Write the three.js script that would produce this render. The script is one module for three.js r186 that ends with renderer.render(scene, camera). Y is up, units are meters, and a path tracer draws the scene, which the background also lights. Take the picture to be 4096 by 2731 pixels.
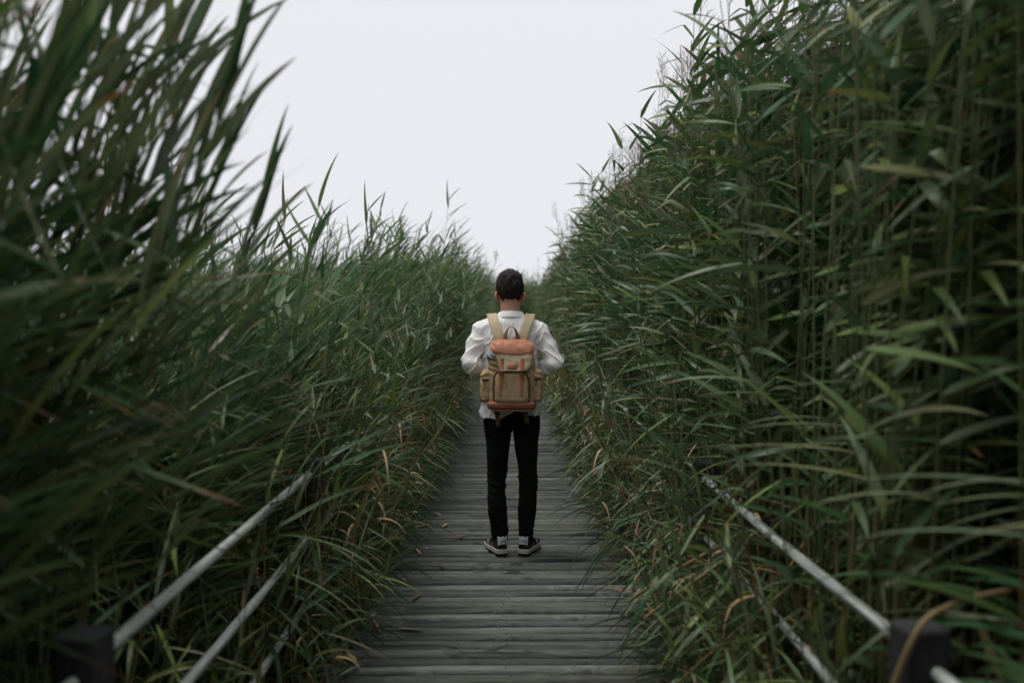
import * as THREE from 'three';
import { mergeGeometries, mergeVertices } from 'three/addons/utils/BufferGeometryUtils.js';

// ---------------------------------------------------------------- camera, sky, sun, exposure
const scene = new THREE.Scene();
const camera = new THREE.PerspectiveCamera(37.84, 1024 / 682, 0.05, 6000);
camera.position.set(0, 1.55, 0);
camera.rotation.order = 'YXZ';
camera.rotation.set(-0.0325, -0.0048, 0);
camera.focus = 6.15;
camera.userData.fStop = 1.7;
const renderer = new THREE.WebGLRenderer({ antialias: true });
renderer.toneMapping = THREE.LinearToneMapping;
renderer.toneMappingExposure = 1.0;
renderer.shadowMap.enabled = true;
{ // an even, bright overcast: palest at the horizon, a little stronger overhead as thick cloud is
  const W = 64, H = 64, px = new Float32Array(W * H * 4);
  for (let j = 0; j < H; j++) {
    const el = ((j + 0.5) / H - 0.5) * Math.PI;
    const up = Math.max(0, Math.sin(el));
    const k = 1 + 0.3 * THREE.MathUtils.smoothstep(up, 0.25, 1.0);
    for (let i = 0; i < W; i++) {
      const o = (j * W + i) * 4;
      px[o] = 0.82 * k; px[o + 1] = 0.83 * k; px[o + 2] = 0.872 * k; px[o + 3] = 1;
    }
  }
  const sky = new THREE.DataTexture(px, W, H, THREE.RGBAFormat, THREE.FloatType);
  sky.mapping = THREE.EquirectangularReflectionMapping;
  sky.magFilter = THREE.LinearFilter; sky.minFilter = THREE.LinearFilter;
  sky.needsUpdate = true;
  scene.background = sky; scene.environment = sky;
}
const sun = new THREE.DirectionalLight(new THREE.Color(1, 0.97, 0.93), 1.5);
sun.position.set(-5, 17, -6.5);
sun.target.position.set(0, 0, -6);
sun.castShadow = true; sun.shadow.radius = 40;
sun.shadow.mapSize.set(2048, 2048);
Object.assign(sun.shadow.camera, { left: -16, right: 16, top: 30, bottom: -30, near: 1, far: 60 });
scene.add(sun, sun.target);

// ---------------------------------------------------------------- small tools
const V = (x, y, z) => new THREE.Vector3(x, y, z);
const C = (r, g, b) => new THREE.Color().setRGB(r, g, b);
function rngOf(a) { return () => { a |= 0; a = a + 0x6D2B79F5 | 0; let t = Math.imul(a ^ a >>> 15, 1 | a); t = t + Math.imul(t ^ t >>> 7, 61 | t) ^ t; return ((t ^ t >>> 14) >>> 0) / 4294967296; }; }
const clamp = (x, a, b) => Math.min(b, Math.max(a, x));
const lerp = (a, b, t) => a + (b - a) * t;
const sstep = (a, b, x) => { const t = clamp((x - a) / (b - a), 0, 1); return t * t * (3 - 2 * t); };
function hash3(x, y, z) { let h = Math.imul(x, 374761393) + Math.imul(y, 668265263) + Math.imul(z, 2147483647 ^ 0x5bd1e995) | 0; h = Math.imul(h ^ h >>> 13, 1274126177); return ((h ^ h >>> 16) >>> 0) / 4294967296; }
function noise(x, y, z = 0) {
  const xi = Math.floor(x), yi = Math.floor(y), zi = Math.floor(z); let fx = x - xi, fy = y - yi, fz = z - zi;
  fx = fx * fx * (3 - 2 * fx); fy = fy * fy * (3 - 2 * fy); fz = fz * fz * (3 - 2 * fz);
  const L = (a, b, t) => a + (b - a) * t;
  return L(L(L(hash3(xi, yi, zi), hash3(xi + 1, yi, zi), fx), L(hash3(xi, yi + 1, zi), hash3(xi + 1, yi + 1, zi), fx), fy),
    L(L(hash3(xi, yi, zi + 1), hash3(xi + 1, yi, zi + 1), fx), L(hash3(xi, yi + 1, zi + 1), hash3(xi + 1, yi + 1, zi + 1), fx), fy), fz) * 2 - 1;
}
const fbm = (x, y, z, n = 4) => { let s = 0, a = 0.5; for (let i = 0; i < n; i++) { s += a * noise(x, y, z); x *= 2.03; y *= 2.03; z *= 2.03; a *= 0.5; } return s; };
function table(rows) { // piecewise-linear lookup, smoothed, rows sorted by first entry
  return (t) => {
    let i = 0; while (i < rows.length - 2 && t > rows[i + 1][0]) i++;
    const a = rows[i], b = rows[i + 1], k = clamp((t - a[0]) / (b[0] - a[0]), 0, 1), q = k * k * (3 - 2 * k) * 0.5 + k * 0.5;
    return a.map((v, n) => lerp(v, b[n], q));
  };
}
const used = new Map();
function numbered(n) { const k = used.get(n) ?? 0; used.set(n, k + 1); return k ? `${n}_${String(k).padStart(3, '0')}` : n; }
function tag(o, label, category, group, kind) { o.userData.label = label; if (category) o.userData.category = category; if (group) o.userData.group = group; if (kind) o.userData.kind = kind; return o; }
function mesh(name, geo, mat, parent) { const m = new THREE.Mesh(geo, mat); m.name = name; m.castShadow = m.receiveShadow = true; parent?.add(m); return m; }
function group(name, pos = [0, 0, 0]) { const g = new THREE.Group(); g.name = numbered(name); g.position.set(...pos); scene.add(g); return g; }
function colored(geo, c) { const n = geo.attributes.position.count, a = new Float32Array(n * 3); for (let i = 0; i < n; i++) { a[i * 3] = c.r; a[i * 3 + 1] = c.g; a[i * 3 + 2] = c.b; } geo.setAttribute('color', new THREE.BufferAttribute(a, 3)); return geo; }
// a closed slab over a surface f(u, v): front and back sheets and the rim
function sheet(f, nu, nv, th, flip = 1) {
  const P = [], e = 1e-3, pos = [], uv = [], idx = [];
  for (let j = 0; j <= nv; j++) for (let i = 0; i <= nu; i++) {
    const u = i / nu, v = j / nv, p = f(u, v);
    const du = f(Math.min(1, u + e), v).sub(f(Math.max(0, u - e), v)), dv = f(u, Math.min(1, v + e)).sub(f(u, Math.max(0, v - e)));
    const n = du.cross(dv).normalize().multiplyScalar(flip);
    P.push([p, n, u, v]);
  }
  const N = P.length;
  for (const s of [0.5, -0.5]) for (const [p, n, u, v] of P) { const q = p.clone().addScaledVector(n, s * th); pos.push(q.x, q.y, q.z); uv.push(u, v); }
  const id = (i, j, b) => b * N + j * (nu + 1) + i;
  const quad = (a, b, c, d, r) => r ? idx.push(a, c, b, a, d, c) : idx.push(a, b, c, a, c, d);
  for (let j = 0; j < nv; j++) for (let i = 0; i < nu; i++) {
    quad(id(i, j, 0), id(i + 1, j, 0), id(i + 1, j + 1, 0), id(i, j + 1, 0), flip < 0);
    quad(id(i, j, 1), id(i + 1, j, 1), id(i + 1, j + 1, 1), id(i, j + 1, 1), flip > 0);
  }
  const rim = []; for (let i = 0; i < nu; i++) rim.push([i, 0, i + 1, 0]); for (let j = 0; j < nv; j++) rim.push([nu, j, nu, j + 1]);
  for (let i = nu; i > 0; i--) rim.push([i, nv, i - 1, nv]); for (let j = nv; j > 0; j--) rim.push([0, j, 0, j - 1]);
  for (const [a, b, c, d] of rim) quad(id(a, b, 1), id(c, d, 1), id(c, d, 0), id(a, b, 0), flip < 0);
  const g = new THREE.BufferGeometry();
  g.setAttribute('position', new THREE.Float32BufferAttribute(pos, 3)); g.setAttribute('uv', new THREE.Float32BufferAttribute(uv, 2)); g.setIndex(idx);
  g.computeVertexNormals();
  return g;
}
// a band of cloth or leather along points; side(t) gives its width direction
function band(pts, width, th, side, n = 24, uvScale = 1) {
  const c = new THREE.CatmullRomCurve3(pts);
  const w = typeof width === 'function' ? width : () => width;
  const g = sheet((u, v) => c.getPoint(v).addScaledVector(side(v).clone().normalize(), (u - 0.5) * w(v)), 4, n, th);
  const L = c.getLength() * uvScale, uv = g.attributes.uv; for (let i = 0; i < uv.count; i++) uv.setXY(i, uv.getX(i) * 0.05, uv.getY(i) * L);
  return g;
}
// surface nets: a smooth mesh of the zero set of a distance field
function surfaceNet(sdf, lo, hi, cell, uvPlane = 'xy') {
  const n = [0, 1, 2].map((k) => Math.ceil((hi[k] - lo[k]) / cell) + 1), [nx, ny, nz] = n;
  const F = new Float32Array(nx * ny * nz), at = (i, j, k) => (k * ny + j) * nx + i;
  for (let k = 0; k < nz; k++) for (let j = 0; j < ny; j++) for (let i = 0; i < nx; i++) F[at(i, j, k)] = sdf(lo[0] + i * cell, lo[1] + j * cell, lo[2] + k * cell);
  const cellId = new Int32Array(nx * ny * nz).fill(-1), pos = [], idx = [];
  for (let k = 0; k < nz - 1; k++) for (let j = 0; j < ny - 1; j++) for (let i = 0; i < nx - 1; i++) {
    let m = 0, c = [0, 0, 0], cnt = 0; const f = [];
    for (let q = 0; q < 8; q++) { f[q] = F[at(i + (q & 1), j + (q >> 1 & 1), k + (q >> 2))]; if (f[q] < 0) m |= 1 << q; }
    if (m === 0 || m === 255) continue;
    for (let a = 0; a < 8; a++) for (const bit of [1, 2, 4]) {
      const b = a | bit; if (b === a) continue;
      if ((f[a] < 0) === (f[b] < 0)) continue;
      const t = f[a] / (f[a] - f[b]);
      for (let d = 0; d < 3; d++) { const pa = a >> d & 1, pb = b >> d & 1; c[d] += pa + (pb - pa) * t; }
      cnt++;
    }
    cellId[at(i, j, k)] = pos.length / 3;
    pos.push(lo[0] + (i + c[0] / cnt) * cell, lo[1] + (j + c[1] / cnt) * cell, lo[2] + (k + c[2] / cnt) * cell);
  }
  for (let k = 1; k < nz - 1; k++) for (let j = 1; j < ny - 1; j++) for (let i = 1; i < nx - 1; i++) {
    const f0 = F[at(i, j, k)] < 0;
    const e = [[F[at(i + 1, j, k)] < 0, [i, j - 1, k - 1], [i, j, k - 1], [i, j, k], [i, j - 1, k]], [F[at(i, j + 1, k)] < 0, [i - 1, j, k - 1], [i - 1, j, k], [i, j, k], [i, j, k - 1]], [F[at(i, j, k + 1)] < 0, [i - 1, j - 1, k], [i, j - 1, k], [i, j, k], [i - 1, j, k]]];
    for (const [f1, ...q] of e) {
      if (f0 === f1) continue;
      const [a, b, c, d] = q.map((p) => cellId[at(...p)]);
      if (f0) idx.push(a, b, c, a, c, d); else idx.push(a, c, b, a, d, c);
    }
  }
  const g = new THREE.BufferGeometry(), nor = [], uv = [], h = cell * 0.5;
  for (let i = 0; i < pos.length; i += 3) {
    const x = pos[i], y = pos[i + 1], z = pos[i + 2];
    const v = V(sdf(x + h, y, z) - sdf(x - h, y, z), sdf(x, y + h, z) - sdf(x, y - h, z), sdf(x, y, z + h) - sdf(x, y, z - h)).normalize();
    nor.push(v.x, v.y, v.z); uv.push(Math.abs(v.x) > 0.75 ? z : x, Math.abs(v.y) > 0.75 ? z : y);
  }
  g.setAttribute('position', new THREE.Float32BufferAttribute(pos, 3)); g.setAttribute('normal', new THREE.Float32BufferAttribute(nor, 3)); g.setAttribute('uv', new THREE.Float32BufferAttribute(uv, 2)); g.setIndex(idx);
  return g;
}
const smin = (a, b, k) => { const h = Math.max(k - Math.abs(a - b), 0) / k; return Math.min(a, b) - h * h * k * 0.25; };
function cap(x, y, z, a, b, r1, r2) { const bx = b[0] - a[0], by = b[1] - a[1], bz = b[2] - a[2], px = x - a[0], py = y - a[1], pz = z - a[2]; const t = clamp((px * bx + py * by + pz * bz) / (bx * bx + by * by + bz * bz), 0, 1); return Math.hypot(px - bx * t, py - by * t, pz - bz * t) - lerp(r1, r2, t); }
function rbox(x, y, z, c, h, r) { const qx = Math.abs(x - c[0]) - h[0] + r, qy = Math.abs(y - c[1]) - h[1] + r, qz = Math.abs(z - c[2]) - h[2] + r; return Math.hypot(Math.max(qx, 0), Math.max(qy, 0), Math.max(qz, 0)) + Math.min(Math.max(qx, qy, qz), 0) - r; }
const ell = (x, y, z, c, r) => { const a = Math.hypot((x - c[0]) / r[0], (y - c[1]) / r[1], (z - c[2]) / r[2]); return (a - 1) * Math.min(...r); };

// ---------------------------------------------------------------- textures and materials
function dataTex(w, h, f, srgb = true) {
  const d = new Uint8Array(w * h * 4);
  for (let j = 0; j < h; j++) for (let i = 0; i < w; i++) { const c = f(i, j), o = (j * w + i) * 4; d[o] = c[0]; d[o + 1] = c[1]; d[o + 2] = c[2]; d[o + 3] = 255; }
  const t = new THREE.DataTexture(d, w, h); t.magFilter = THREE.LinearFilter; t.minFilter = THREE.LinearMipmapLinearFilter; t.generateMipmaps = true;
  t.wrapS = t.wrapT = THREE.RepeatWrapping; if (srgb) t.colorSpace = THREE.SRGBColorSpace; t.needsUpdate = true; return t;
}
const toS = (l) => 255 * (l <= 0.0031308 ? 12.92 * l : 1.055 * Math.pow(l, 1 / 2.4) - 0.055);
// weathered wood: long grain, checks and the odd knot; u runs along the board (2 m), v across it
const KN = []; { const r = rngOf(77); for (let i = 0; i < 22; i++) KN.push([0.15 + r() * 1.5, r(), 0.008 + r() * 0.012]); }
function woodField(u, v) {
  const a = woodAt(u, v), k = clamp((u - 1.7) / 0.3, 0, 1); if (!k) return a;
  const b = woodAt(u - 2, v); for (const q in a) a[q] = lerp(a[q], b[q], k); return a;
}
function woodAt(u, v) {
  let warp = 0, knot = 0;
  for (const [ku, kv, kr] of KN) { const dx = (u - ku) / 3.2, dy = (v - kv) * 0.55, d = Math.hypot(dx, dy) / kr; if (d < 4) { warp += Math.exp(-d * d * 0.5) * 0.09 * Math.sign(v - kv || 1); knot = Math.max(knot, Math.exp(-d * d * 2.2)); } }
  const w = v + warp + 0.03 * noise(u * 1.7, v * 3, 3);
  const grain = fbm(u * 3, w * 46, 1, 4), fine = noise(u * 22, w * 210, 9), blotch = fbm(u * 2.2, v * 3.1, 7, 4);
  const crack = Math.max(0, noise(u * 1.6, w * 34, 22) - 0.42) * 2.2;
  return { grain, fine, blotch, crack, knot };
}
const woodMap = dataTex(1024, 512, (i, j) => {
  const { grain, fine, blotch, crack, knot } = woodField(i / 512, j / 512);
  let l = 0.30 * (1 + 0.55 * grain + 0.3 * fine + 0.22 * blotch) * (1 - 0.75 * Math.min(1, crack)) * (1 - 0.55 * knot);
  l = clamp(l, 0.02, 0.6); const g = clamp(0.5 + blotch, 0, 1);
  return [toS(l * lerp(0.97, 0.93, g)), toS(l), toS(l * lerp(0.94, 0.87, g))];
});
const woodBump = dataTex(1024, 512, (i, j) => { const { grain, fine, crack, knot } = woodField(i / 512, j / 512); const b = clamp(150 + 60 * grain + 25 * fine - 130 * Math.min(1, crack) + 40 * knot, 0, 255); return [b, b, b]; }, false);
function woodMat(tint, off) {
  const m = woodMap.clone(), b = woodBump.clone(); for (const t of [m, b]) { t.offset.set(off, off * 1.7 % 1); t.needsUpdate = true; }
  return new THREE.MeshStandardMaterial({ color: tint, map: m, bumpMap: b, bumpScale: 0.006, roughness: 0.82 });
}
const clothBump = (sx, sy) => dataTex(256, 256, (i, j) => { const a = Math.sin(i * Math.PI / 2 + 0.6 * noise(i / 9, j / 60, 1)) * (0.6 + 0.4 * noise(i / 5, j / 33, 4)), b = Math.sin(j * Math.PI / 2 + 0.6 * noise(i / 60, j / 9, 8)) * (0.6 + 0.4 * noise(i / 33, j / 5, 2)); const l = clamp(128 + 50 * (a + b) * 0.7 + 40 * fbm(i / 26, j / 26, 3), 0, 255); return [l, l, l]; }, false);
function patchMap(base, amp, fx, fy, seed, n = 256) { // mottled dye, in cloth or leather
  return dataTex(n, n, (i, j) => { const k = 1 + amp * (fbm(i / fx, j / fy, seed, 5) * 1.3 + 0.35 * noise(i / 1.7, j / 1.7, seed + 5)); return base.map((c) => toS(clamp(c * k, 0, 1))); });
}
function rep(t, s) { const c = t.clone(); c.repeat.set(s, s); c.needsUpdate = true; return c; }
const weave = clothBump();
const M = {
  linen: new THREE.MeshStandardMaterial({ map: rep(patchMap([0.82, 0.805, 0.775], 0.06, 40, 30, 11), 3), bumpMap: rep(weave, 9), bumpScale: 0.0009, roughness: 0.92 }),
  jean: new THREE.MeshPhysicalMaterial({ specularIntensity: 0.25, map: rep(patchMap([0.0085, 0.009, 0.0105], 0.35, 40, 60, 21), 3), bumpMap: rep(weave, 9), bumpScale: 0.0007, roughness: 0.95 }),
  canvas: new THREE.MeshStandardMaterial({ map: rep(patchMap([0.43, 0.305, 0.165], 0.22, 30, 34, 31), 4), bumpMap: rep(weave, 10), bumpScale: 0.0008, roughness: 0.93 }),
  paleCanvas: new THREE.MeshStandardMaterial({ map: rep(patchMap([0.50, 0.40, 0.255], 0.12, 30, 34, 33), 4), bumpMap: rep(weave, 10), bumpScale: 0.0006, roughness: 0.93 }),
  leather: new THREE.MeshPhysicalMaterial({ map: rep(patchMap([0.40, 0.148, 0.066], 0.28, 44, 40, 41), 4), bumpMap: rep(patchMap([0.5, 0.5, 0.5], 0.5, 3, 3, 44), 8), bumpScale: 0.0006, roughness: 0.5 }),
  darkLeather: new THREE.MeshPhysicalMaterial({ map: rep(patchMap([0.26, 0.085, 0.04], 0.35, 44, 40, 45), 4), roughness: 0.42 }),
  webbing: new THREE.MeshStandardMaterial({ map: rep(patchMap([0.15, 0.09, 0.05], 0.2, 8, 8, 51), 20), bumpMap: rep(weave, 12), bumpScale: 0.001, roughness: 0.9 }),
  zip: new THREE.MeshStandardMaterial({ color: C(0.05, 0.028, 0.02), roughness: 0.7 }),
  metal: new THREE.MeshStandardMaterial({ color: C(0.06, 0.055, 0.05), roughness: 0.42, metalness: 0.8 }),
  blueCloth: new THREE.MeshStandardMaterial({ map: rep(patchMap([0.24, 0.27, 0.31], 0.35, 20, 20, 61), 8), roughness: 0.8 }),
  skin: new THREE.MeshPhysicalMaterial({ vertexColors: true, color: C(1, 1, 1), roughness: 0.55, specularIntensity: 0.6 }),
  hair: new THREE.MeshPhysicalMaterial({ vertexColors: true, roughness: 0.62, specularIntensity: 0.45 }),
  shoeBlack: new THREE.MeshStandardMaterial({ map: rep(patchMap([0.012, 0.012, 0.013], 0.4, 12, 12, 71), 8), roughness: 0.85 }),
  rubber: new THREE.MeshStandardMaterial({ map: rep(patchMap([0.50, 0.49, 0.44], 0.3, 20, 12, 81), 8), roughness: 0.75 }),
  sole: new THREE.MeshStandardMaterial({ color: C(0.03, 0.03, 0.03), roughness: 0.8 }),
  nail: new THREE.MeshStandardMaterial({ color: C(0.13, 0.11, 0.09), roughness: 0.5, metalness: 0.7 }),
  beam: woodMat(C(0.2, 0.19, 0.17), 0.21),
  post: woodMat(C(0.075, 0.075, 0.08), 0.43),
  rail: woodMat(C(1.2, 1.22, 1.23), 0.13),
};
const leafMats = [C(1, 1, 1), C(0.84, 0.95, 0.9), C(1.12, 1.02, 0.86)].map((c) => new THREE.MeshPhysicalMaterial({ vertexColors: true, color: c, roughness: 1, specularIntensity: 0, transmission: 0.25, thickness: 0, clearcoat: 0.5, clearcoatRoughness: 0.3, side: THREE.DoubleSide }));
const stalkMat = new THREE.MeshStandardMaterial({ vertexColors: true, roughness: 0.6 });
const dryMat = new THREE.MeshStandardMaterial({ vertexColors: true, roughness: 0.85, side: THREE.DoubleSide });

// ---------------------------------------------------------------- ground
{
  const g = new THREE.PlaneGeometry(4000, 4000, 1, 1).rotateX(-Math.PI / 2);
  const uv = g.attributes.uv; for (let i = 0; i < uv.count; i++) uv.setXY(i, uv.getX(i) * 2000, uv.getY(i) * 2000);
  const mud = mesh('ground', g, new THREE.MeshStandardMaterial({ map: patchMap([0.05, 0.043, 0.03], 0.7, 30, 30, 91), roughness: 0.9 }), scene);
  mud.position.y = -0.5; mud.userData = { kind: 'structure', label: 'dark marsh mud under the reeds' };
}

// ---------------------------------------------------------------- boardwalk
const HALF = 0.80;
{
  const deck = group('boardwalk'); deck.userData = { kind: 'structure', label: 'weathered grey plank boardwalk running between the reeds' };
  const R = rngOf(5);
  // a board with eased edges and a slight bow: 9 points round, 3 lengths
  function plankGeo(w, th, seed) {
    const r = rngOf(seed), prof = [[-0.42, -1], [0.42, -1], [0.5, -0.6], [0.45, -0.26], [0.28, 0], [-0.28, 0], [-0.45, -0.26], [-0.5, -0.6]];
    const ring = [], L = 2 * HALF, n = 3, pos = [], uv = [], idx = [], e0 = (r() - 0.5) * 0.05, e1 = (r() - 0.5) * 0.05;
    for (let s = 0; s <= n; s++) {
      const t = s / n, x = -HALF + e0 + (L - e0 + e1) * t, bow = (r() - 0.5) * 0.005, wob = 1 + (r() - 0.5) * 0.05, lift = (r() - 0.5) * 0.003;
      let per = 0; prof.forEach(([a, b], k) => { const q = [x, b * th + lift, a * w * wob + bow]; pos.push(...q); uv.push(x / 2 + 0.5, per * 0.55); const nx = prof[(k + 1) % 8]; per += Math.hypot((nx[0] - a) * w, (nx[1] - b) * th) / 0.5; });
    }
    for (let s = 0; s < n; s++) for (let k = 0; k < 8; k++) { const a = s * 8 + k, b = s * 8 + (k + 1) % 8, c = b + 8, d = a + 8; idx.push(a, b, c, a, c, d); }
    for (let k = 1; k < 7; k++) { idx.push(0, k + 1, k); idx.push(n * 8, n * 8 + k, n * 8 + k + 1); }
    const g = new THREE.BufferGeometry(); g.setAttribute('position', new THREE.Float32BufferAttribute(pos, 3)); g.setAttribute('uv', new THREE.Float32BufferAttribute(uv, 2)); g.setIndex(idx); g.computeVertexNormals();
    // make sure faces point outward
    const nrm = g.attributes.normal; let up = 0; for (let i = 4; i < 6; i++) up += nrm.getY(i); if (up < 0) { const ix = g.index.array; for (let i = 0; i < ix.length; i += 3) [ix[i + 1], ix[i + 2]] = [ix[i + 2], ix[i + 1]]; g.computeVertexNormals(); }
    return g;
  }
  const geos = []; for (let i = 0; i < 12; i++) geos.push([0.064 + 0.003 * i, plankGeo(0.064 + 0.003 * i, 0.06, 100 + i)]);
  const tones = [[0.24, 0.253, 0.237], [0.32, 0.335, 0.315], [0.42, 0.433, 0.413], [0.5, 0.51, 0.49], [0.25, 0.255, 0.228], [0.16, 0.175, 0.17], [0.38, 0.385, 0.352], [0.28, 0.296, 0.291]];
  const mats = tones.map((t, i) => woodMat(C(...t), 0.137 * i));
  const nailGeo = new THREE.CylinderGeometry(0.0045, 0.0045, 0.003, 8);
  let z = 3.2, count = 0; const rest = [];
  while (z > -50) {
    const [w, g] = geos[Math.floor(R() * geos.length)], gap = R() < 0.25 ? 0.04 + R() * 0.014 : 0.027 + R() * 0.01;
    const y = (R() - 0.5) * 0.009, turn = (R() - 0.5) * 0.011, roll = (R() - 0.5) * 0.05, zc = z - w / 2, m = mats[Math.floor(R() * mats.length)], shift = (R() - 0.5) * 0.05;
    if (count < 290) {
      const p = mesh(numbered('plank'), g, m, deck); p.position.set(shift, y, zc); p.rotation.set(roll, turn + (R() < 0.5 ? Math.PI : 0), 0);
      if (zc < -3.2 && zc > -9.5) for (const k of [-1, 1]) { const nn = mesh('nail', nailGeo, M.nail, p); nn.position.set(k * 0.006 + (R() - 0.5) * 0.03, 0.0012, k * w * 0.2); }
    } else { const c = g.clone(); c.rotateX(roll); c.translate(shift, y, zc); rest.push(c); }
    count++; z -= w + gap;
  }
  const far = mesh('plank_run', mergeGeometries(rest), mats[1], deck); far.userData.kind = 'stuff';
  for (const x of [-0.62, 0, 0.62]) { const b = mesh('joist', new THREE.BoxGeometry(0.09, 0.16, 52), M.beam, deck); b.position.set(x, -0.144, -24); }
}

// ---------------------------------------------------------------- railings: square posts with three poles each side
const RX = 0.86, SP = 2.34, D0 = 2.03;
{
  const R = rngOf(9);
  for (const s of [-1, 1]) {
    const rail = group('wooden_railing', [s * RX, 0, 0]);
    tag(rail, s < 0 ? 'low wooden railing of dark posts and pale poles left of the man' : 'low wooden railing of dark posts and pale poles right of the man', 'railing');
    const pts = []; for (let i = -1; i < 19; i++) pts.push(-(D0 + SP * i));
    for (const pz of pts) {
      const h = 0.885 + (R() - 0.5) * 0.03, w = 0.047;
      const f = (x, y, z) => Math.max(rbox(x, y, z, [0, h / 2 - 0.25, 0], [w, h / 2 + 0.25, w], 0.014) + 0.0015 * noise(x * 40, y * 3, z * 40), -9);
      const sh = new THREE.Shape(); const q = w - 0.014; sh.moveTo(-q, -w); sh.lineTo(q, -w); sh.quadraticCurveTo(w, -w, w, -q); sh.lineTo(w, q); sh.quadraticCurveTo(w, w, q, w); sh.lineTo(-q, w); sh.quadraticCurveTo(-w, w, -w, q); sh.lineTo(-w, -q); sh.quadraticCurveTo(-w, -w, -q, -w);
      const g = new THREE.ExtrudeGeometry(sh, { depth: h + 0.5 - 0.006, bevelEnabled: true, bevelSize: 0.006, bevelThickness: 0.006, bevelOffset: -0.006, bevelSegments: 2, curveSegments: 3 });
      const uv = g.attributes.uv, p = g.attributes.position; for (let i = 0; i < uv.count; i++) uv.setXY(i, p.getZ(i) / 2, (p.getX(i) + p.getY(i) * 0.7) * 1.3);
      g.rotateX(-Math.PI / 2).translate(0, -0.5, 0);
      const m = mesh('post', g, M.post, rail); m.position.set((R() - 0.5) * 0.02, 0, pz); m.rotation.set((R() - 0.5) * 0.03, (R() - 0.5) * 0.3, (R() - 0.5) * 0.03);
    }
    for (let i = 0; i < pts.length - 1; i++) for (const hy of [0.815, 0.54, 0.27]) {
      const a = V(s * 0.012 + (R() - 0.5) * 0.012, hy + (R() - 0.5) * 0.02, pts[i] + 0.03), b = V(s * 0.012 + (R() - 0.5) * 0.012, hy + (R() - 0.5) * 0.03, pts[i + 1] - 0.03);
      const mid = a.clone().lerp(b, 0.5).add(V((R() - 0.5) * 0.014, (R() - 0.6) * 0.01, 0));
      const g = new THREE.TubeGeometry(new THREE.CatmullRomCurve3([a, mid, b]), 14, 0.0155, 9);
      const p = g.attributes.position, nr = g.attributes.normal, uv = g.attributes.uv, sd = R() * 50;
      for (let k = 0; k < p.count; k++) { const d = 0.0025 * noise(p.getZ(k) * 9, p.getY(k) * 60, sd); p.setXYZ(k, p.getX(k) + nr.getX(k) * d, p.getY(k) + nr.getY(k) * d, p.getZ(k)); uv.setXY(k, p.getZ(k) / 2 + sd, uv.getY(k) * 0.22 + sd); }
      mesh('rail', g, M.rail, rail);
    }
  }
}

// ---------------------------------------------------------------- reeds
const GREENS = [[0.064, 0.124, 0.044], [0.082, 0.142, 0.052], [0.044, 0.098, 0.038], [0.108, 0.158, 0.062], [0.068, 0.120, 0.058], [0.140, 0.178, 0.096], [0.030, 0.068, 0.030], [0.175, 0.205, 0.115], [0.150, 0.190, 0.062]];
const TANS = [[0.26, 0.16, 0.08], [0.33, 0.235, 0.125], [0.19, 0.105, 0.05], [0.37, 0.28, 0.165]];
const WIND = V(1, 0.05, 0.4).normalize();
// one blade: creased along the midrib, bending under its weight and the wind
function blade(base, dir, len, wid, { droop = 0.8, wind = 0.5, twist = 0, segs = 7, col, tip = null, fold = 0.22, kink = 0 }) {
  const pos = [], colr = [], idx = [], p = base.clone(), d = dir.clone().normalize(), ds = len / segs;
  for (let i = 0; i <= segs; i++) {
    const t = i / segs, side = V(0, 1, 0).cross(d); if (side.lengthSq() < 0.01) side.set(0, 0, 1); side.normalize().applyAxisAngle(d, twist * (0.5 + t));
    const n = d.clone().cross(side).normalize();
    const w = wid * (t < 0.22 ? 0.42 + 0.58 * Math.sin(t / 0.22 * Math.PI / 2) : Math.pow(1 - (t - 0.22) / 0.78, 0.8)) * 0.5 + 0.0004;
    const f = fold * w * (1 - t * 0.6);
    const a = p.clone().addScaledVector(side, w).addScaledVector(n, f), b = p.clone().addScaledVector(side, -w).addScaledVector(n, f);
    pos.push(a.x, a.y, a.z, p.x, p.y, p.z, b.x, b.y, b.z);
    const c = tip && t > 0.72 ? tip : col;
    for (const k of [1, 1.18, 1]) colr.push(c[0] * k, c[1] * k, c[2] * k);
    if (i < segs) { const o = i * 3; idx.push(o, o + 1, o + 4, o, o + 4, o + 3, o + 1, o + 2, o + 5, o + 1, o + 5, o + 4); }
    d.y -= droop * ds * (0.4 + t * 1.6) / Math.max(0.3, len) * 0.9; d.addScaledVector(WIND, wind * ds * (0.5 + t));
    if (kink && i === Math.floor(segs * 0.55)) d.y -= kink;
    d.normalize(); p.addScaledVector(d, ds);
  }
  const g = new THREE.BufferGeometry(); g.setAttribute('position', new THREE.Float32BufferAttribute(pos, 3)); g.setAttribute('color', new THREE.Float32BufferAttribute(colr, 3)); g.setIndex(idx); g.computeVertexNormals();
  return g;
}
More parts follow.
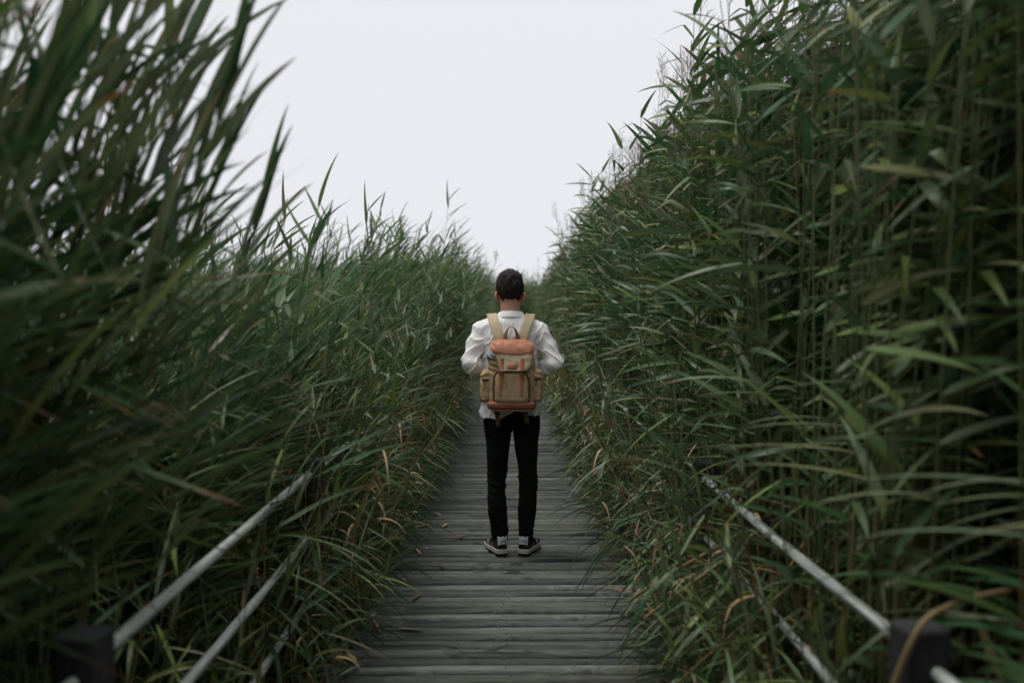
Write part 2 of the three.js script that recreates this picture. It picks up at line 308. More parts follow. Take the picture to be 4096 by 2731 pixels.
function stalk(pts, r0, r1, r, dryShare = 0.3, n = 9, sides = 5) {
  const c = new THREE.CatmullRomCurve3(pts), pos = [], nor = [], col = [], idx = [];
  for (let i = 0; i <= n; i++) {
    const t = i / n, p = c.getPoint(t), d = c.getTangent(t), a = d.clone().cross(V(0, 0, 1)).normalize(), b = d.clone().cross(a), rad = lerp(r0, r1, t);
    const dry = r() < dryShare * (t < 0.5 ? 1.7 : 0.4), k = 0.85 + r() * 0.3, q = dry ? [0.22 * k, 0.155 * k, 0.07 * k] : [0.11 * k, 0.13 * k, 0.048 * k];
    for (let s = 0; s < sides; s++) { const w = s / sides * Math.PI * 2, nn = a.clone().multiplyScalar(Math.cos(w)).addScaledVector(b, Math.sin(w)); pos.push(p.x + nn.x * rad, p.y + nn.y * rad, p.z + nn.z * rad); nor.push(nn.x, nn.y, nn.z); col.push(...q); }
    if (i < n) for (let s = 0; s < sides; s++) { const A = i * sides + s, B = i * sides + (s + 1) % sides; idx.push(A, B + sides, A + sides, A, B, B + sides); }
  }
  const g = new THREE.BufferGeometry(); g.setAttribute('position', new THREE.Float32BufferAttribute(pos, 3)); g.setAttribute('normal', new THREE.Float32BufferAttribute(nor, 3)); g.setAttribute('color', new THREE.Float32BufferAttribute(col, 3)); g.setIndex(idx);
  return g;
}
function plume(base, dir, r) { // the open, wispy flower head
  const pos = [], col = [], idx = [];
  const hair = (a, d, len, w) => { const b = a.clone().addScaledVector(d, len * 0.55), e = b.clone().addScaledVector(d.clone().addScaledVector(WIND, 0.5).add(V(0, -0.12, 0)).normalize(), len * 0.45), s = d.clone().cross(V(r() - 0.5, r() - 0.5, r() - 0.5)).normalize().multiplyScalar(w); const o = pos.length / 3; for (const q of [a.clone().sub(s), a.clone().add(s), b.clone().sub(s), b.clone().add(s), e]) { pos.push(q.x, q.y, q.z); col.push(0.2, 0.15, 0.1); } idx.push(o, o + 1, o + 3, o, o + 3, o + 2, o + 2, o + 3, o + 4); return [b, e]; };
  const axis = dir.clone().normalize(), L = 0.26 + r() * 0.12;
  hair(base, axis, L, 0.0011);
  for (let k = 0; k < 30; k++) {
    const t = k / 30, p = base.clone().addScaledVector(axis, L * t * 0.92), d = axis.clone().multiplyScalar(1.1).add(V(r() - 0.5, 0, r() - 0.5).multiplyScalar(1.5)).normalize();
    const [b] = hair(p, d, 0.15 * (1 - t * 0.7), 0.0007);
    for (let q = 0; q < 2; q++) hair(b, d.clone().add(V(r() - 0.5, r() - 0.3, r() - 0.5).multiplyScalar(0.9)).normalize(), 0.05, 0.0008);
  }
  const g = new THREE.BufferGeometry(); g.setAttribute('position', new THREE.Float32BufferAttribute(pos, 3)); g.setAttribute('color', new THREE.Float32BufferAttribute(col, 3)); g.setIndex(idx); g.computeVertexNormals();
  return g;
}
// kinds: left bank (bowed over by the wind), right bank (taller, upright), low shoots that spill over the deck, dead stalks
const KIND = {
  left: { H: [2.35, 2.8], lean: [0.05, 0.2], n: 19, from: 0.3, az: [0, 1.15], el: [0.25, 1.1], len: [0.24, 0.5], wid: [0.017, 0.034], wind: 0.8, droop: 0.35, plume: 0.12, back: 0.14 },
  near: { H: [2.5, 3.0], lean: [0.1, 0.24], n: 14, from: 0.52, az: [0, 0.8], el: [0.45, 1.15], len: [0.4, 0.66], wid: [0.02, 0.036], wind: 0.7, droop: 0.35, plume: 0.1, back: 0.12 },
  right: { H: [3.15, 3.75], lean: [0.0, 0.14], n: 28, from: 0.1, az: [-0.5, 1.5], el: [-0.15, 0.95], len: [0.2, 0.46], wid: [0.02, 0.042], wind: 0.6, droop: 0.4, plume: 0.28, back: 0.1 },
  edge: { H: [3.0, 3.6], lean: [-0.02, 0.1], n: 26, from: 0.08, az: [-0.4, 1.4], el: [-0.1, 0.95], len: [0.22, 0.48], wid: [0.02, 0.04], wind: 0.6, droop: 0.45, plume: 0.2, back: 0.12 },
  low: { H: [0.75, 1.7], lean: [0.02, 0.42], n: 8, from: 0.18, az: [0, 1.9], el: [-1.0, 1.1], len: [0.24, 0.52], wid: [0.008, 0.021], wind: 0.2, droop: 0.8, plume: 0, back: 0.25 },
  dead: { H: [0.6, 1.5], lean: [0.03, 0.45], n: 6, from: 0.2, az: [0, 2.6], el: [-0.9, 0.3], len: [0.2, 0.4], wid: [0.007, 0.016], wind: 0, droop: 2.2, plume: 0, back: 0.4 },
};
function makeReed(kind, seed, segs) {
  const k = KIND[kind], r = rngOf(seed), H = lerp(...k.H, r()), lean = lerp(...k.lean, r()), lz = (r() - 0.35) * 0.12, dead = kind === 'dead';
  const at = (t) => V(lean * H * Math.pow(t, 1.7), H * t * (1 - 0.25 * lean * t), lz * H * Math.pow(t, 1.5));
  const pts = [0, 0.2, 0.4, 0.6, 0.8, 1].map(at);
  const stem = stalk(pts, kind === 'low' ? 0.0032 : 0.0052, 0.0016, r, dead ? 9 : 0.2);
  const leaves = [];
  for (let i = 0; i < k.n; i++) {
    const t = lerp(k.from, 1, Math.pow((i + r() * 0.6) / k.n, 0.85)), b = at(Math.min(1, t));
    const dry = dead || (t < 0.5 && r() < 0.15);
    let az = k.az[0] + (r() + r() - 1) * k.az[1]; if (r() < k.back) az += Math.PI * (0.6 + 0.8 * r());
    let el = lerp(...k.el, r()) + (t > 0.8 ? (kind === 'right' || kind === 'edge' ? 0.1 : 0.35) : 0); if (dry) el = dead ? el - 0.5 : -0.5 - r() * 0.8;
    const dir = V(Math.cos(el) * Math.cos(az), Math.sin(el), -Math.cos(el) * Math.sin(az));
    const size = 0.6 + 0.4 * Math.sin(Math.PI * clamp(t, 0.1, 0.95));
    const base = dry ? TANS : GREENS, c = base[Math.floor(r() * base.length)], q = 0.8 + r() * 0.45, col = c.map((x) => x * q);
    leaves.push(blade(b, dir, lerp(...k.len, r()) * size * (dry ? 0.75 : 1), lerp(...k.wid, r()) * (dry ? 0.7 : 1), { droop: k.droop * (0.4 + r() * 1.1) * (dry ? 2 : 1), wind: dry ? 0.1 : k.wind * (0.5 + r()), twist: (r() - 0.5) * 2.2, segs, col, tip: !dry && r() < 0.1 ? [0.24, 0.13, 0.06] : null, kink: r() < 0.12 ? 0.9 : 0 }));
  }
  const head = r() < k.plume ? plume(at(1), at(1).sub(at(0.9)), r) : null;
  return { stem, leaves, head, H };
}
const variants = {};
for (const [kind, n] of [['left', 16], ['near', 8], ['edge', 8], ['right', 16], ['low', 10], ['dead', 7]]) {
  variants[kind] = [];
  for (let i = 0; i < n; i++) {
    const v = makeReed(kind, 1000 + i * 17 + kind.length * 977, 7);
    v.reach = Math.max(...v.leaves.map((l) => { l.computeBoundingBox(); return l.boundingBox.max.x; }));
    v.merged = mergeGeometries([v.stem, ...v.leaves, ...(v.head ? [v.head] : [])].map((g) => g.index ? g : g));
    v.protos = leafMats.map((m) => { const g = new THREE.Group(); mesh('stem', v.stem, stalkMat, g); for (const l of v.leaves) mesh('leaf', l, kind === 'dead' ? dryMat : m, g); if (v.head) mesh('flower_head', v.head, stalkMat, g); return g; });
    variants[kind].push(v);
  }
}
{
  const R = rngOf(4242), spots = [];
  const put = (kind, x, z, turn, s, sy = 1) => { const v = Math.floor(R() * variants[kind].length), tint = R(); if ((kind === 'low' || kind === 'dead') && z < -2 && z > -10 && Math.abs(x) - variants[kind][v].reach * s * Math.max(0, -Math.sign(x) * Math.cos(turn)) < 0.36) return; spots.push({ kind, x, z, turn, s, sy, v, tint, side: x < 0 ? -1 : 1 }); };
  const fill = (n, x0, x1, z0, z1, f) => { for (let i = 0; i < n; i++) { const x = lerp(x0, x1, R()), z = lerp(z0, z1, R()); f(x, z); } };
  const grow = (z) => lerp(1.0, 0.8, sstep(-2.4, -3.6, z)) + 0.22 * sstep(-8, -15, z) + 0.24 * sstep(-16, -34, z);
  const tall = () => R() < 0.08 ? 1.12 + R() * 0.18 : 1;
  // left bank
  const L = (x, z) => { if (z > -3.4 && x > -1.5) return; if (z > -9 && z < -3) x -= 0.16; put('left', x, z, (R() - 0.5) * 0.9, (0.8 + R() * 0.26) * grow(z) * tall()); };
  fill(4400, -2.4, -1.0, 4, -16, L); fill(2200, -5.4, -2.4, 4, -16, L); fill(900, -3, -1.0, 4, 14, L); fill(420, -1.0, 1.0, 6, 10, (x, z) => put('right', x, z, R() * 6.3, 1)); fill(420, -2.2, -0.95, 0.8, 6, (x, z) => put('right', x, z, (R() - 0.5) * 1.5, 1.0 + R() * 0.15)); fill(3000, -13, -5.2, 10, -34, L); fill(1700, -4.5, -1.0, -16, -34, L); fill(1500, -4.5, -1.0, -34, -75, L); fill(700, -1.0, 1.0, -48, -62, L);
  fill(165, -1.95, -1.15, 0.2, -2.8, (x, z) => put('near', x, z, (R() - 0.5) * 0.9, 0.86 + R() * 0.2));
  // right bank
  const Rr = (x, z) => (z > -1.5 && z < 0.2 && x < 1.3) || put(z > -4 && x < 2.4 ? 'edge' : 'right', x, z, (R() - 0.5) * 0.9, (0.86 + R() * 0.2));
  fill(4600, 1.0, 2.4, 4, -16, Rr); fill(90, 0.9, 1.02, -2.3, -9, Rr); fill(2000, 2.4, 5.2, 4, -16, Rr); fill(900, 1.0, 3, 4, 14, Rr); fill(3000, 5.0, 13, 10, -34, Rr); fill(420, 0.95, 2.2, 0.8, 6, (x, z) => put('right', x, z, (R() - 0.5) * 1.5 + Math.PI, 1.0 + R() * 0.15)); fill(1500, 1.0, 4.5, -16, -34, Rr); fill(1500, 1.0, 4.5, -34, -75, Rr);
  // low shoots leaning in over the deck edge, and dead stalks among them
  for (const s of [-1, 1]) {
    fill(s < 0 ? 560 : 720, s * 0.84, s * 1.15, s < 0 ? -3.7 : -2.6, -24, (x, z) => put('low', x, z, (s > 0 ? Math.PI : 0) + (R() - 0.5) * 1.3, 0.75 + R() * 0.5));
    fill(s < 0 ? 260 : 200, s * 0.97, s * 1.4, 1, -4.6, (x, z) => put('low', x, z, (R() - 0.5) * 6.3, 0.7 + R() * 0.4));
    fill(400, s * 0.85, s * 1.3, -3.6, -20, (x, z) => put('dead', x, z, (s > 0 ? Math.PI : 0) + (R() - 0.5) * 2.2, 0.7 + R() * 0.6));
  }
  fill(170, -0.86, -1.0, -4.5, -13, (x, z) => put('low', x, z, (R() - 0.5) * 1.6, 0.9 + R() * 0.45));
  fill(130, -0.9, -1.05, -4.6, -14, (x, z) => put('left', x, z, (R() - 0.5) * 1.2, (0.82 + R() * 0.14) * grow(z)));
  fill(120, 0.85, 0.98, -2.5, -9, (x, z) => put('low', x, z, Math.PI + (R() - 0.5) * 2.4, 0.9 + R() * 0.4));
  fill(40, 0.92, 1.02, -2.3, -4.6, (x, z) => put('edge', x, z, (R() - 0.5) * 2.4, 0.8 + R() * 0.15));
  fill(150, 0.82, 0.88, -2.3, -9, (x, z) => put('low', x, z, R() * 6.3, 0.75 + R() * 0.35));
  fill(70, 0.82, 0.88, -2.1, -4.6, (x, z) => put('low', x, z, R() * 6.3, 0.7 + R() * 0.3));
  fill(36, -0.82, -0.88, -2.2, -4.3, (x, z) => put('low', x, z, R() * 6.3, 0.6 + R() * 0.35));
  fill(110, -0.82, -0.88, -4.3, -11, (x, z) => put('low', x, z, R() * 6.3, 0.75 + R() * 0.4));
  for (const q of [-1, 1]) {
    fill(q > 0 ? 130 : 100, q * 0.81, q * 0.87, q > 0 ? -3.5 : -4.5, -13, (x, z) => put('low', x, z, R() * 6.3, 1.05 + R() * 0.35));
    fill(q > 0 ? 280 : 220, q * 0.82, q * 0.95, q > 0 ? -2.8 : -3.6, -13, (x, z) => put('dead', x, z, R() * 6.3, 0.8 + R() * 0.5));
  }
  fill(120, 0.9, 1.08, -3.2, -14, (x, z) => put('edge', x, z, Math.PI + (R() - 0.5) * 2.2, 0.72 + R() * 0.25));
  fill(14, 0.82, 0.87, -2.5, -3.6, (x, z) => put('low', x, z, R() * 6.3, 1.0 + R() * 0.3));
  // the 300 that show largest stand alone; the rest is one mass on each side
  camera.updateMatrixWorld(); const vp = new THREE.Matrix4().multiplyMatrices(camera.projectionMatrix, camera.matrixWorldInverse);
  for (const p of spots) {
    const v = variants[p.kind][p.v]; let seen = 0;
    for (const t of [0.35, 0.6, 0.85, 1]) { const q = V(p.x, -0.5 + v.H * p.s * t, p.z); if (q.clone().applyMatrix4(camera.matrixWorldInverse).z > -0.3) continue; q.applyMatrix4(vp); if (Math.abs(q.x) < 1 && Math.abs(q.y) < 1) seen++; }
    p.rank = seen ? Math.hypot(p.x, p.z) + Math.max(0, Math.abs(p.x) - 1.15) * 6 + (p.kind === 'low' || p.kind === 'dead' ? 1.2 : 0) : 1e9;
  }
  spots.sort((a, b) => a.rank - b.rank);
  const mats = new Map();
  spots.forEach((p, i) => {
    const v = variants[p.kind][p.v];
    if (i < 300 && p.rank < 1e8) {
      const g = v.protos[Math.floor(p.tint * 3)].clone(); g.name = numbered(p.kind === 'low' ? 'reed_shoot' : p.kind === 'dead' ? 'dry_reed' : 'reed'); scene.add(g);
      g.position.set(p.x, -0.5, p.z); g.rotation.y = p.turn; g.scale.set(p.s, p.s * p.sy, p.s);
      const sideWord = p.side < 0 ? 'left' : 'right', n = clamp(Math.round((-p.z - D0) / SP), 0, 5), where = ['nearest', 'second', 'third', 'fourth', 'fifth', 'sixth'][n] + ` post of the ${sideWord} railing`;
      const what = p.kind === 'left' || p.kind === 'near' ? (v.head ? 'wind-bent green reed with wispy flower head' : 'wind-bent green reed') : p.kind === 'right' || p.kind === 'edge' ? (v.head ? 'tall upright reed with wispy flower head' : 'tall upright green reed') : p.kind === 'low' ? 'short green reed shoot' : 'dry tan reed stalk';
      tag(g, `${what} near the ${where}`, 'reed', `${p.kind === 'low' ? 'short shoots' : p.kind === 'dead' ? 'dry stalks' : 'tall reeds'} near the ${where}`);
    } else { const k = `${p.side}|${p.kind}|${p.v}`; if (!mats.has(k)) mats.set(k, []); mats.get(k).push(p); }
  });
  const beds = {};
  for (const s of [-1, 1]) { beds[s] = group('reed_bed'); tag(beds[s], s < 0 ? 'dense mass of wind-bent reeds filling the left bank' : 'dense mass of tall reeds filling the right bank', 'reed bed', null, 'stuff'); }
  const O = new THREE.Object3D();
  for (const [k, list] of mats) {
    const [s, kind, vi] = k.split('|'), inst = new THREE.InstancedMesh(variants[kind][+vi].merged, kind === 'dead' ? dryMat : leafMats[0], list.length);
    inst.name = kind === 'dead' ? 'dry_stalks' : 'reeds'; inst.userData.kind = 'stuff'; inst.castShadow = inst.receiveShadow = true;
    list.forEach((p, i) => { O.position.set(p.x, -0.5, p.z); O.rotation.set(0, p.turn, 0); O.scale.set(p.s, p.s * p.sy, p.s); O.updateMatrix(); inst.setMatrixAt(i, O.matrix); inst.setColorAt(i, C(0.82 + p.tint * 0.36, 0.88 + ((p.tint * 7) % 1) * 0.24, 0.8 + ((p.tint * 13) % 1) * 0.36)); });
    beds[s].add(inst);
  }
}

// ---------------------------------------------------------------- the man
const PZ = -6.3;
const SX = 0.02; // body axis
const armL = [[-0.162, 1.405, 0.0], [-0.229, 1.213, 0.055], [-0.135, 1.135, -0.13]], armR = [[0.204, 1.395, 0.0], [0.288, 1.203, 0.055], [0.185, 1.135, -0.13]];
const torsoT = table([[0.80, 0.204, 0.14, 0.018], [0.90, 0.2, 0.136, 0.02], [1.02, 0.182, 0.124, SX], [1.15, 0.174, 0.122, SX], [1.28, 0.173, 0.125, SX], [1.38, 0.18, 0.122, SX], [1.45, 0.165, 0.105, SX], [1.52, 0.09, 0.075, SX]]);
function torso(x, y, z, shrink = 0) {
  const [, a, b, cx] = torsoT(y), e = Math.pow(Math.pow(Math.abs((x - cx) / (a - shrink)), 2.4) + Math.pow(Math.abs(z / (b - shrink)), 2.4), 1 / 2.4);
  return (e - 1) * Math.min(a, b) * 0.9;
}
const ridge = (x, y, z) => Math.pow(1 - Math.abs(noise(x, y, z)), 5);
function shirtField(x, y, z) {
  let d = torso(x, y, z);
  d = smin(d, cap(x, y, z, [SX - 0.05, 1.475, 0], [-0.168, 1.42, 0], 0.05, 0.058), 0.04);
  d = smin(d, cap(x, y, z, [SX + 0.05, 1.475, 0], [0.21, 1.41, 0], 0.05, 0.058), 0.04);
  d = Math.max(d, y - 1.515);
  const hem = 0.862 + 0.042 * Math.exp(-Math.pow((x - 0.05) / 0.075, 2)) + 0.012 * sstep(-0.05, 0.2, x) + 0.004 * noise(x * 18, z * 10, 2);
  d = Math.max(d, hem - y);
  // folds: long soft vertical drape low down, tugs from the shoulders
  d += 0.007 * noise(x * 22 + y * 4, y * 3.2, z * 16) * sstep(1.25, 0.95, y) - 0.006 * ridge(x * 11 - y * 13, y * 8 + x * 5, z * 7 + 3) + 0.004 - 0.003 * ridge(x * 24, y * 19 - x * 14, z * 20);
  for (const [A, sgn] of [[armL, -1], [armR, 1]]) {
    const mid = [A[0][0] * 0.42 + A[1][0] * 0.58 + sgn * 0.004, lerp(A[0][1], A[1][1], 0.45), 0.03];
    let a = smin(cap(x, y, z, A[0], mid, 0.06, 0.05), cap(x, y, z, mid, A[1], 0.049, 0.056), 0.02); a = smin(a, cap(x, y, z, A[1], A[2], 0.056, 0.045), 0.016);
    // gathered cloth round the elbow and forearm, a deep diagonal crease above it
    const el = Math.hypot(x - A[1][0], y - A[1][1], z - A[1][2]), w = Math.exp(-el * el / 0.014);
    const across = y + sgn * x * 0.75;
    a += w * (0.005 - 0.022 * ridge(across * 21 + z * 4, sgn * x * 6 - y * 3, z * 6 + 2)) + 0.003 - 0.012 * ridge(across * 9, sgn * x * 7, z * 8 + 6) + 0.004 * noise(x * 15, y * 10, z * 15 + 4);
    d = smin(d, a, 0.012);
  }
  return d;
}
const legL = table([[0.06, -0.098, 0.0, 0.05], [0.1, -0.1, 0.002, 0.052], [0.16, -0.104, 0.008, 0.058], [0.27, -0.126, 0.0, 0.066], [0.37, -0.127, -0.010, 0.068], [0.46, -0.128, -0.007, 0.066], [0.53, -0.13, 0.0, 0.068], [0.685, -0.136, 0.014, 0.08], [0.8, -0.145, 0.03, 0.09], [0.95, -0.15, 0.05, 0.1]]);
const legR = table([[0.06, 0.074, 0.166, 0.05], [0.1, 0.073, 0.165, 0.052], [0.16, 0.066, 0.172, 0.058], [0.27, 0.065, 0.184, 0.066], [0.37, 0.071, 0.187, 0.068], [0.46, 0.073, 0.194, 0.066], [0.53, 0.07, 0.188, 0.068], [0.685, 0.049, 0.194, 0.08], [0.8, 0.034, 0.202, 0.09], [0.87, 0.02, 0.2, 0.098], [0.95, 0.01, 0.185, 0.1]]);
const legZ = (y) => 0.012 * Math.exp(-Math.pow((y - 0.3) / 0.12, 2)) - 0.01 * Math.exp(-Math.pow((y - 0.48) / 0.1, 2));
function trouserField(x, y, z, shrink = 0) {
  let d = 1e9;
  for (const T of [legL, legR]) {
    const [, a, b, dz] = T(y), cx = (a + b) / 2, hw = (b - a) / 2 - shrink, e = Math.hypot((x - cx) / hw, (z - legZ(y)) / (dz - shrink));
    d = Math.min(d, (e - 1) * Math.min(hw, dz) * 0.9);
  }
  const hw2 = 0.166 - 0.012 * sstep(0.84, 0.76, y);
  const hip = Math.max((Math.hypot((x - 0.027) / (hw2 - shrink), z / (0.116 - shrink)) - 1) * 0.116, (0.775 - y + 0.05 * (1 - Math.abs(x - 0.03) / 0.15)) * 0.8);
  d = smin(d, hip, 0.03); d = Math.max(d, y - 0.97, 0.085 - y);
  if (!shrink) d += 0.0045 * noise(x * 14, y * 42 + x * 9, z * 10) * (Math.exp(-Math.pow((y - 0.45) / 0.1, 2)) + 1.1 * Math.exp(-Math.pow((y - 0.15) / 0.07, 2)) + 0.25) + 0.003 * noise(x * 18, y * 7, z * 18);
  return d;
}
const HEAD = [0.0175, 1.688, -0.018];
function skull(x, y, z) { return smin(ell(x, y, z, HEAD, [0.077, 0.092, 0.098]), ell(x, y, z, [HEAD[0], 1.625, -0.05], [0.061, 0.075, 0.062]), 0.05); }
const person = group('person', [0, 0, PZ]);
tag(person, 'dark haired man in white shirt and black trousers seen from behind', 'person');
{
  const neck = (x, y, z) => cap(x, y, z, [0.02, 1.44, 0.012], [0.019, 1.62, -0.012], 0.064, 0.06);
  const headF = (x, y, z) => {
    let d = smin(skull(x, y, z), neck(x, y, z), 0.03);
    const hx = x - HEAD[0];
    d = smin(d, cap(x, y, z, [HEAD[0], 1.675, -0.112], [HEAD[0], 1.632, -0.128], 0.009, 0.013), 0.012); // nose
    d = smin(d, cap(x, y, z, [HEAD[0] - 0.03, 1.692, -0.104], [HEAD[0] + 0.03, 1.692, -0.104], 0.007, 0.007), 0.012); // brow
    for (const s of [-1, 1]) {
      d = Math.max(d, -(Math.hypot(hx - s * 0.031, y - 1.672, z + 0.118) - 0.014)); // eye socket
      d = Math.min(d, Math.hypot(hx - s * 0.031, y - 1.672, z + 0.1) - 0.0125);
      // ear: a cupped disc standing off the head
      const ex = x - (HEAD[0] + s * 0.083), ey = y - 1.628, ez = z - 0.0;
      const tilt = ex * s - ez * 0.45 - ey * 0.12, ear = Math.max(Math.hypot(ey / 1.5, ez * 1.0 + ex * s * 0.3) - 0.0205, Math.abs(tilt) - 0.006 - 0.003 * sstep(0.012, 0.02, Math.hypot(ey / 1.5, ez)));
      d = smin(d, ear, 0.006);
    }
    d = smin(d, cap(x, y, z, [HEAD[0] - 0.018, 1.605, -0.112], [HEAD[0] + 0.018, 1.605, -0.112], 0.006, 0.006), 0.008);
    return d;
  };
  const bodyF = (x, y, z) => {
    let d = Math.max(torso(x, y, z, 0.022) + 0.012, y - 1.47, 0.85 - y);
    d = smin(d, trouserField(x, y, z, 0.014), 0.02);
    for (const A of [armL, armR]) { d = smin(d, cap(x, y, z, A[0], A[1], 0.046, 0.038), 0.02); d = smin(d, cap(x, y, z, A[1], A[2], 0.038, 0.027), 0.01); }
    return smin(d, neck(x, y, z), 0.03);
  };
  const handF = (s) => { const w = s < 0 ? armL[2] : armR[2]; return (x, y, z) => {
    let d = cap(x, y, z, w, [w[0] - s * 0.012, w[1] + 0.002, w[2] - 0.02], 0.026, 0.022);
    for (let k = 0; k < 4; k++) { const by = w[1] + 0.028 - k * 0.018, L = [0.034, 0.04, 0.037, 0.028][k]; d = smin(d, cap(x, y, z, [w[0] - s * 0.01, w[1], w[2] - 0.01], [w[0] - s * 0.02, by, w[2] - 0.06], 0.014, 0.0095), 0.006); d = Math.min(d, cap(x, y, z, [w[0] - s * 0.02, by, w[2] - 0.06], [w[0] - s * (0.02 + L * 0.6), by - 0.004, w[2] - 0.075], 0.0095, 0.0085), cap(x, y, z, [w[0] - s * (0.02 + L * 0.6), by - 0.004, w[2] - 0.075], [w[0] - s * (0.022 + L), by - 0.008, w[2] - 0.055], 0.0085, 0.0075)); }
    return Math.min(d, cap(x, y, z, [w[0], w[1] + 0.018, w[2] - 0.012], [w[0] - s * 0.03, w[1] + 0.045, w[2] - 0.035], 0.012, 0.0095));
  }; };
  const parts = [surfaceNet(headF, [-0.09, 1.49, -0.16], [0.125, 1.80, 0.1], 0.0035), surfaceNet(bodyF, [-0.34, 0.06, -0.2], [0.4, 1.53, 0.2], 0.012)];
  for (const s of [-1, 1]) { const w = s < 0 ? armL[2] : armR[2]; parts.push(surfaceNet(handF(s), [w[0] - 0.09, w[1] - 0.06, w[2] - 0.11], [w[0] + 0.09, w[1] + 0.08, w[2] + 0.04], 0.0035)); }
  const g = mergeGeometries(parts), p = g.attributes.position, col = new Float32Array(p.count * 3);
  for (let i = 0; i < p.count; i++) {
    const x = p.getX(i), y = p.getY(i), z = p.getZ(i), k = 1 + 0.12 * fbm(x * 40, y * 40, z * 40), hx = Math.abs(x - HEAD[0]);
    let c = [0.46 * k, 0.245 * k, 0.165 * k];
    if (hx > 0.08 && y > 1.58) c = [0.5 * k, 0.17 * k, 0.11 * k];
    if (z < -0.108 && Math.abs(y - 1.672) < 0.008 && Math.abs(hx - 0.031) < 0.011) c = Math.abs(hx - 0.031) < 0.005 ? [0.03, 0.02, 0.01] : [0.6, 0.58, 0.55];
    if (z < -0.11 && Math.abs(y - 1.605) < 0.009 && hx < 0.02) c = [0.36, 0.13, 0.1];
    if (z < -0.02 && y > 1.545 && y < 1.625 && hx > 0.03 && hx < 0.075 && y < 1.6 + hx * 0.4) c = c.map((q) => q * (0.45 + 0.15 * noise(x * 300, y * 300, z * 300)));
    col.set(c, i * 3);
  }
  g.setAttribute('color', new THREE.BufferAttribute(col, 3));
  mesh('body', g, M.skin, person);

  // hair: a shell with combed locks and loose ends
  const hairF = (x, y, z) => {
    const hx = x - HEAD[0];
    let d = skull(x, y, z) - 0.0095 - 0.007 * sstep(1.70, 1.77, y) - 0.004 * noise(x * 60, y * 30, z * 60) - 0.0025 * noise(x * 150, y * 60, z * 150);
    const line = 1.572 + 0.0 * hx + 0.075 * sstep(0.045, 0.074, Math.abs(hx)) + sstep(0.02, -0.05, z) * 0.05 + sstep(-0.06, -0.1, z) * 0.13;
    d = Math.max(d, (line - y) * 0.8 + 0.002 * noise(x * 200, y * 20, z * 200));
    return d;
  };
  const hg = surfaceNet(hairF, [-0.085, 1.55, -0.135], [0.12, 1.83, 0.12], 0.0038);
  const hp = hg.attributes.position, hn = hg.attributes.normal, r = rngOf(31), pos = [...hp.array], nor = [...hn.array], uv = [...hg.attributes.uv.array], idx = [...hg.index.array], crown = V(HEAD[0] - 0.004, 1.745, 0.06);
  const hc = []; for (let i = 0; i < hp.count; i++) { const k = 0.8 + 0.5 * noise(hp.getX(i) * 90, hp.getY(i) * 40, hp.getZ(i) * 90); hc.push(0.016 * k, 0.0115 * k, 0.009 * k); }
  for (let q = 0; q < 5200; q++) {
    const i = Math.floor(r() * hp.count), a = V(hp.getX(i), hp.getY(i), hp.getZ(i)), n = V(hn.getX(i), hn.getY(i), hn.getZ(i));
    const away = a.clone().sub(crown); const swirl = n.clone().cross(away).multiplyScalar(0.55); const d = away.add(swirl).add(V(r() - 0.5, -0.2 + r() - 0.5, r() - 0.5).multiplyScalar(0.05)); d.addScaledVector(n, -d.dot(n)).normalize().addScaledVector(n, 0.12 + r() * 0.28 + (a.y > 1.755 ? 0.25 : 0)).normalize();
    const L = a.y < 1.6 ? 0.006 : 0.012 + r() * 0.014, s = d.clone().cross(n).normalize().multiplyScalar(0.0011), o = pos.length / 3, b = a.clone().addScaledVector(d, L).addScaledVector(n, -L * 0.15);
    a.addScaledVector(n, -0.001);
    for (const v of [a.clone().sub(s), a.clone().add(s), b]) { pos.push(v.x, v.y, v.z); nor.push(n.x, n.y, n.z); uv.push(0, 0); const k = 0.7 + r() * 0.9; hc.push(0.02 * k, 0.014 * k, 0.0105 * k); }
    idx.push(o, o + 1, o + 2);
  }
  const hh = new THREE.BufferGeometry(); hh.setAttribute('position', new THREE.Float32BufferAttribute(pos, 3)); hh.setAttribute('normal', new THREE.Float32BufferAttribute(nor, 3)); hh.setAttribute('color', new THREE.Float32BufferAttribute(hc, 3)); hh.setIndex(idx);
  M.hair.side = THREE.DoubleSide; mesh('hair', hh, M.hair, person);

  const shirt = mesh('shirt', surfaceNet(shirtField, [-0.34, 0.84, -0.2], [0.4, 1.54, 0.18], 0.0055), M.linen, person);
  // stand-up collar, and the loose tail of the front panel behind the right hip
  mesh('collar', sheet((u, v) => { const a = u * Math.PI * 2, k = lerp(0.094, 0.0765, v), tilt = 0.014 * Math.sin(a); return V(SX + 0.002 + Math.cos(a) * k, 1.487 + 0.038 * v + tilt + 0.002 * noise(u * 20, v * 3, 1), 0.006 + Math.sin(a) * k * 0.92); }, 48, 5, 0.004), M.linen, shirt);
  mesh('shirt_tail', sheet((u, v) => V(0.196 + 0.036 * u + 0.008 * Math.sin(v * 9), 0.965 - 0.06 * v - 0.012 * u * (1 - v) + 0.006 * noise(u * 6, v * 6, 4), -0.02 - 0.07 * u + 0.012 * Math.sin(v * 7 + u * 4)), 10, 12, 0.003), M.linen, shirt);
  for (const [A, s] of [[armL, -1], [armR, 1]]) { // turned cuffs
    const a = V(...A[1]), b = V(...A[2]), ax = b.clone().sub(a).normalize(), p1 = ax.clone().cross(V(0, 1, 0)).normalize(), p2 = ax.clone().cross(p1);
    mesh('cuff', sheet((u, v) => { const w = u * Math.PI * 2, k = 0.0475 + 0.003 * Math.sin(v * Math.PI) + 0.002 * noise(u * 9, v * 4, s); return b.clone().addScaledVector(ax, -0.035 + 0.05 * v).addScaledVector(p1, Math.cos(w) * k).addScaledVector(p2, Math.sin(w) * k); }, 28, 6, 0.003), M.linen, shirt);
  }
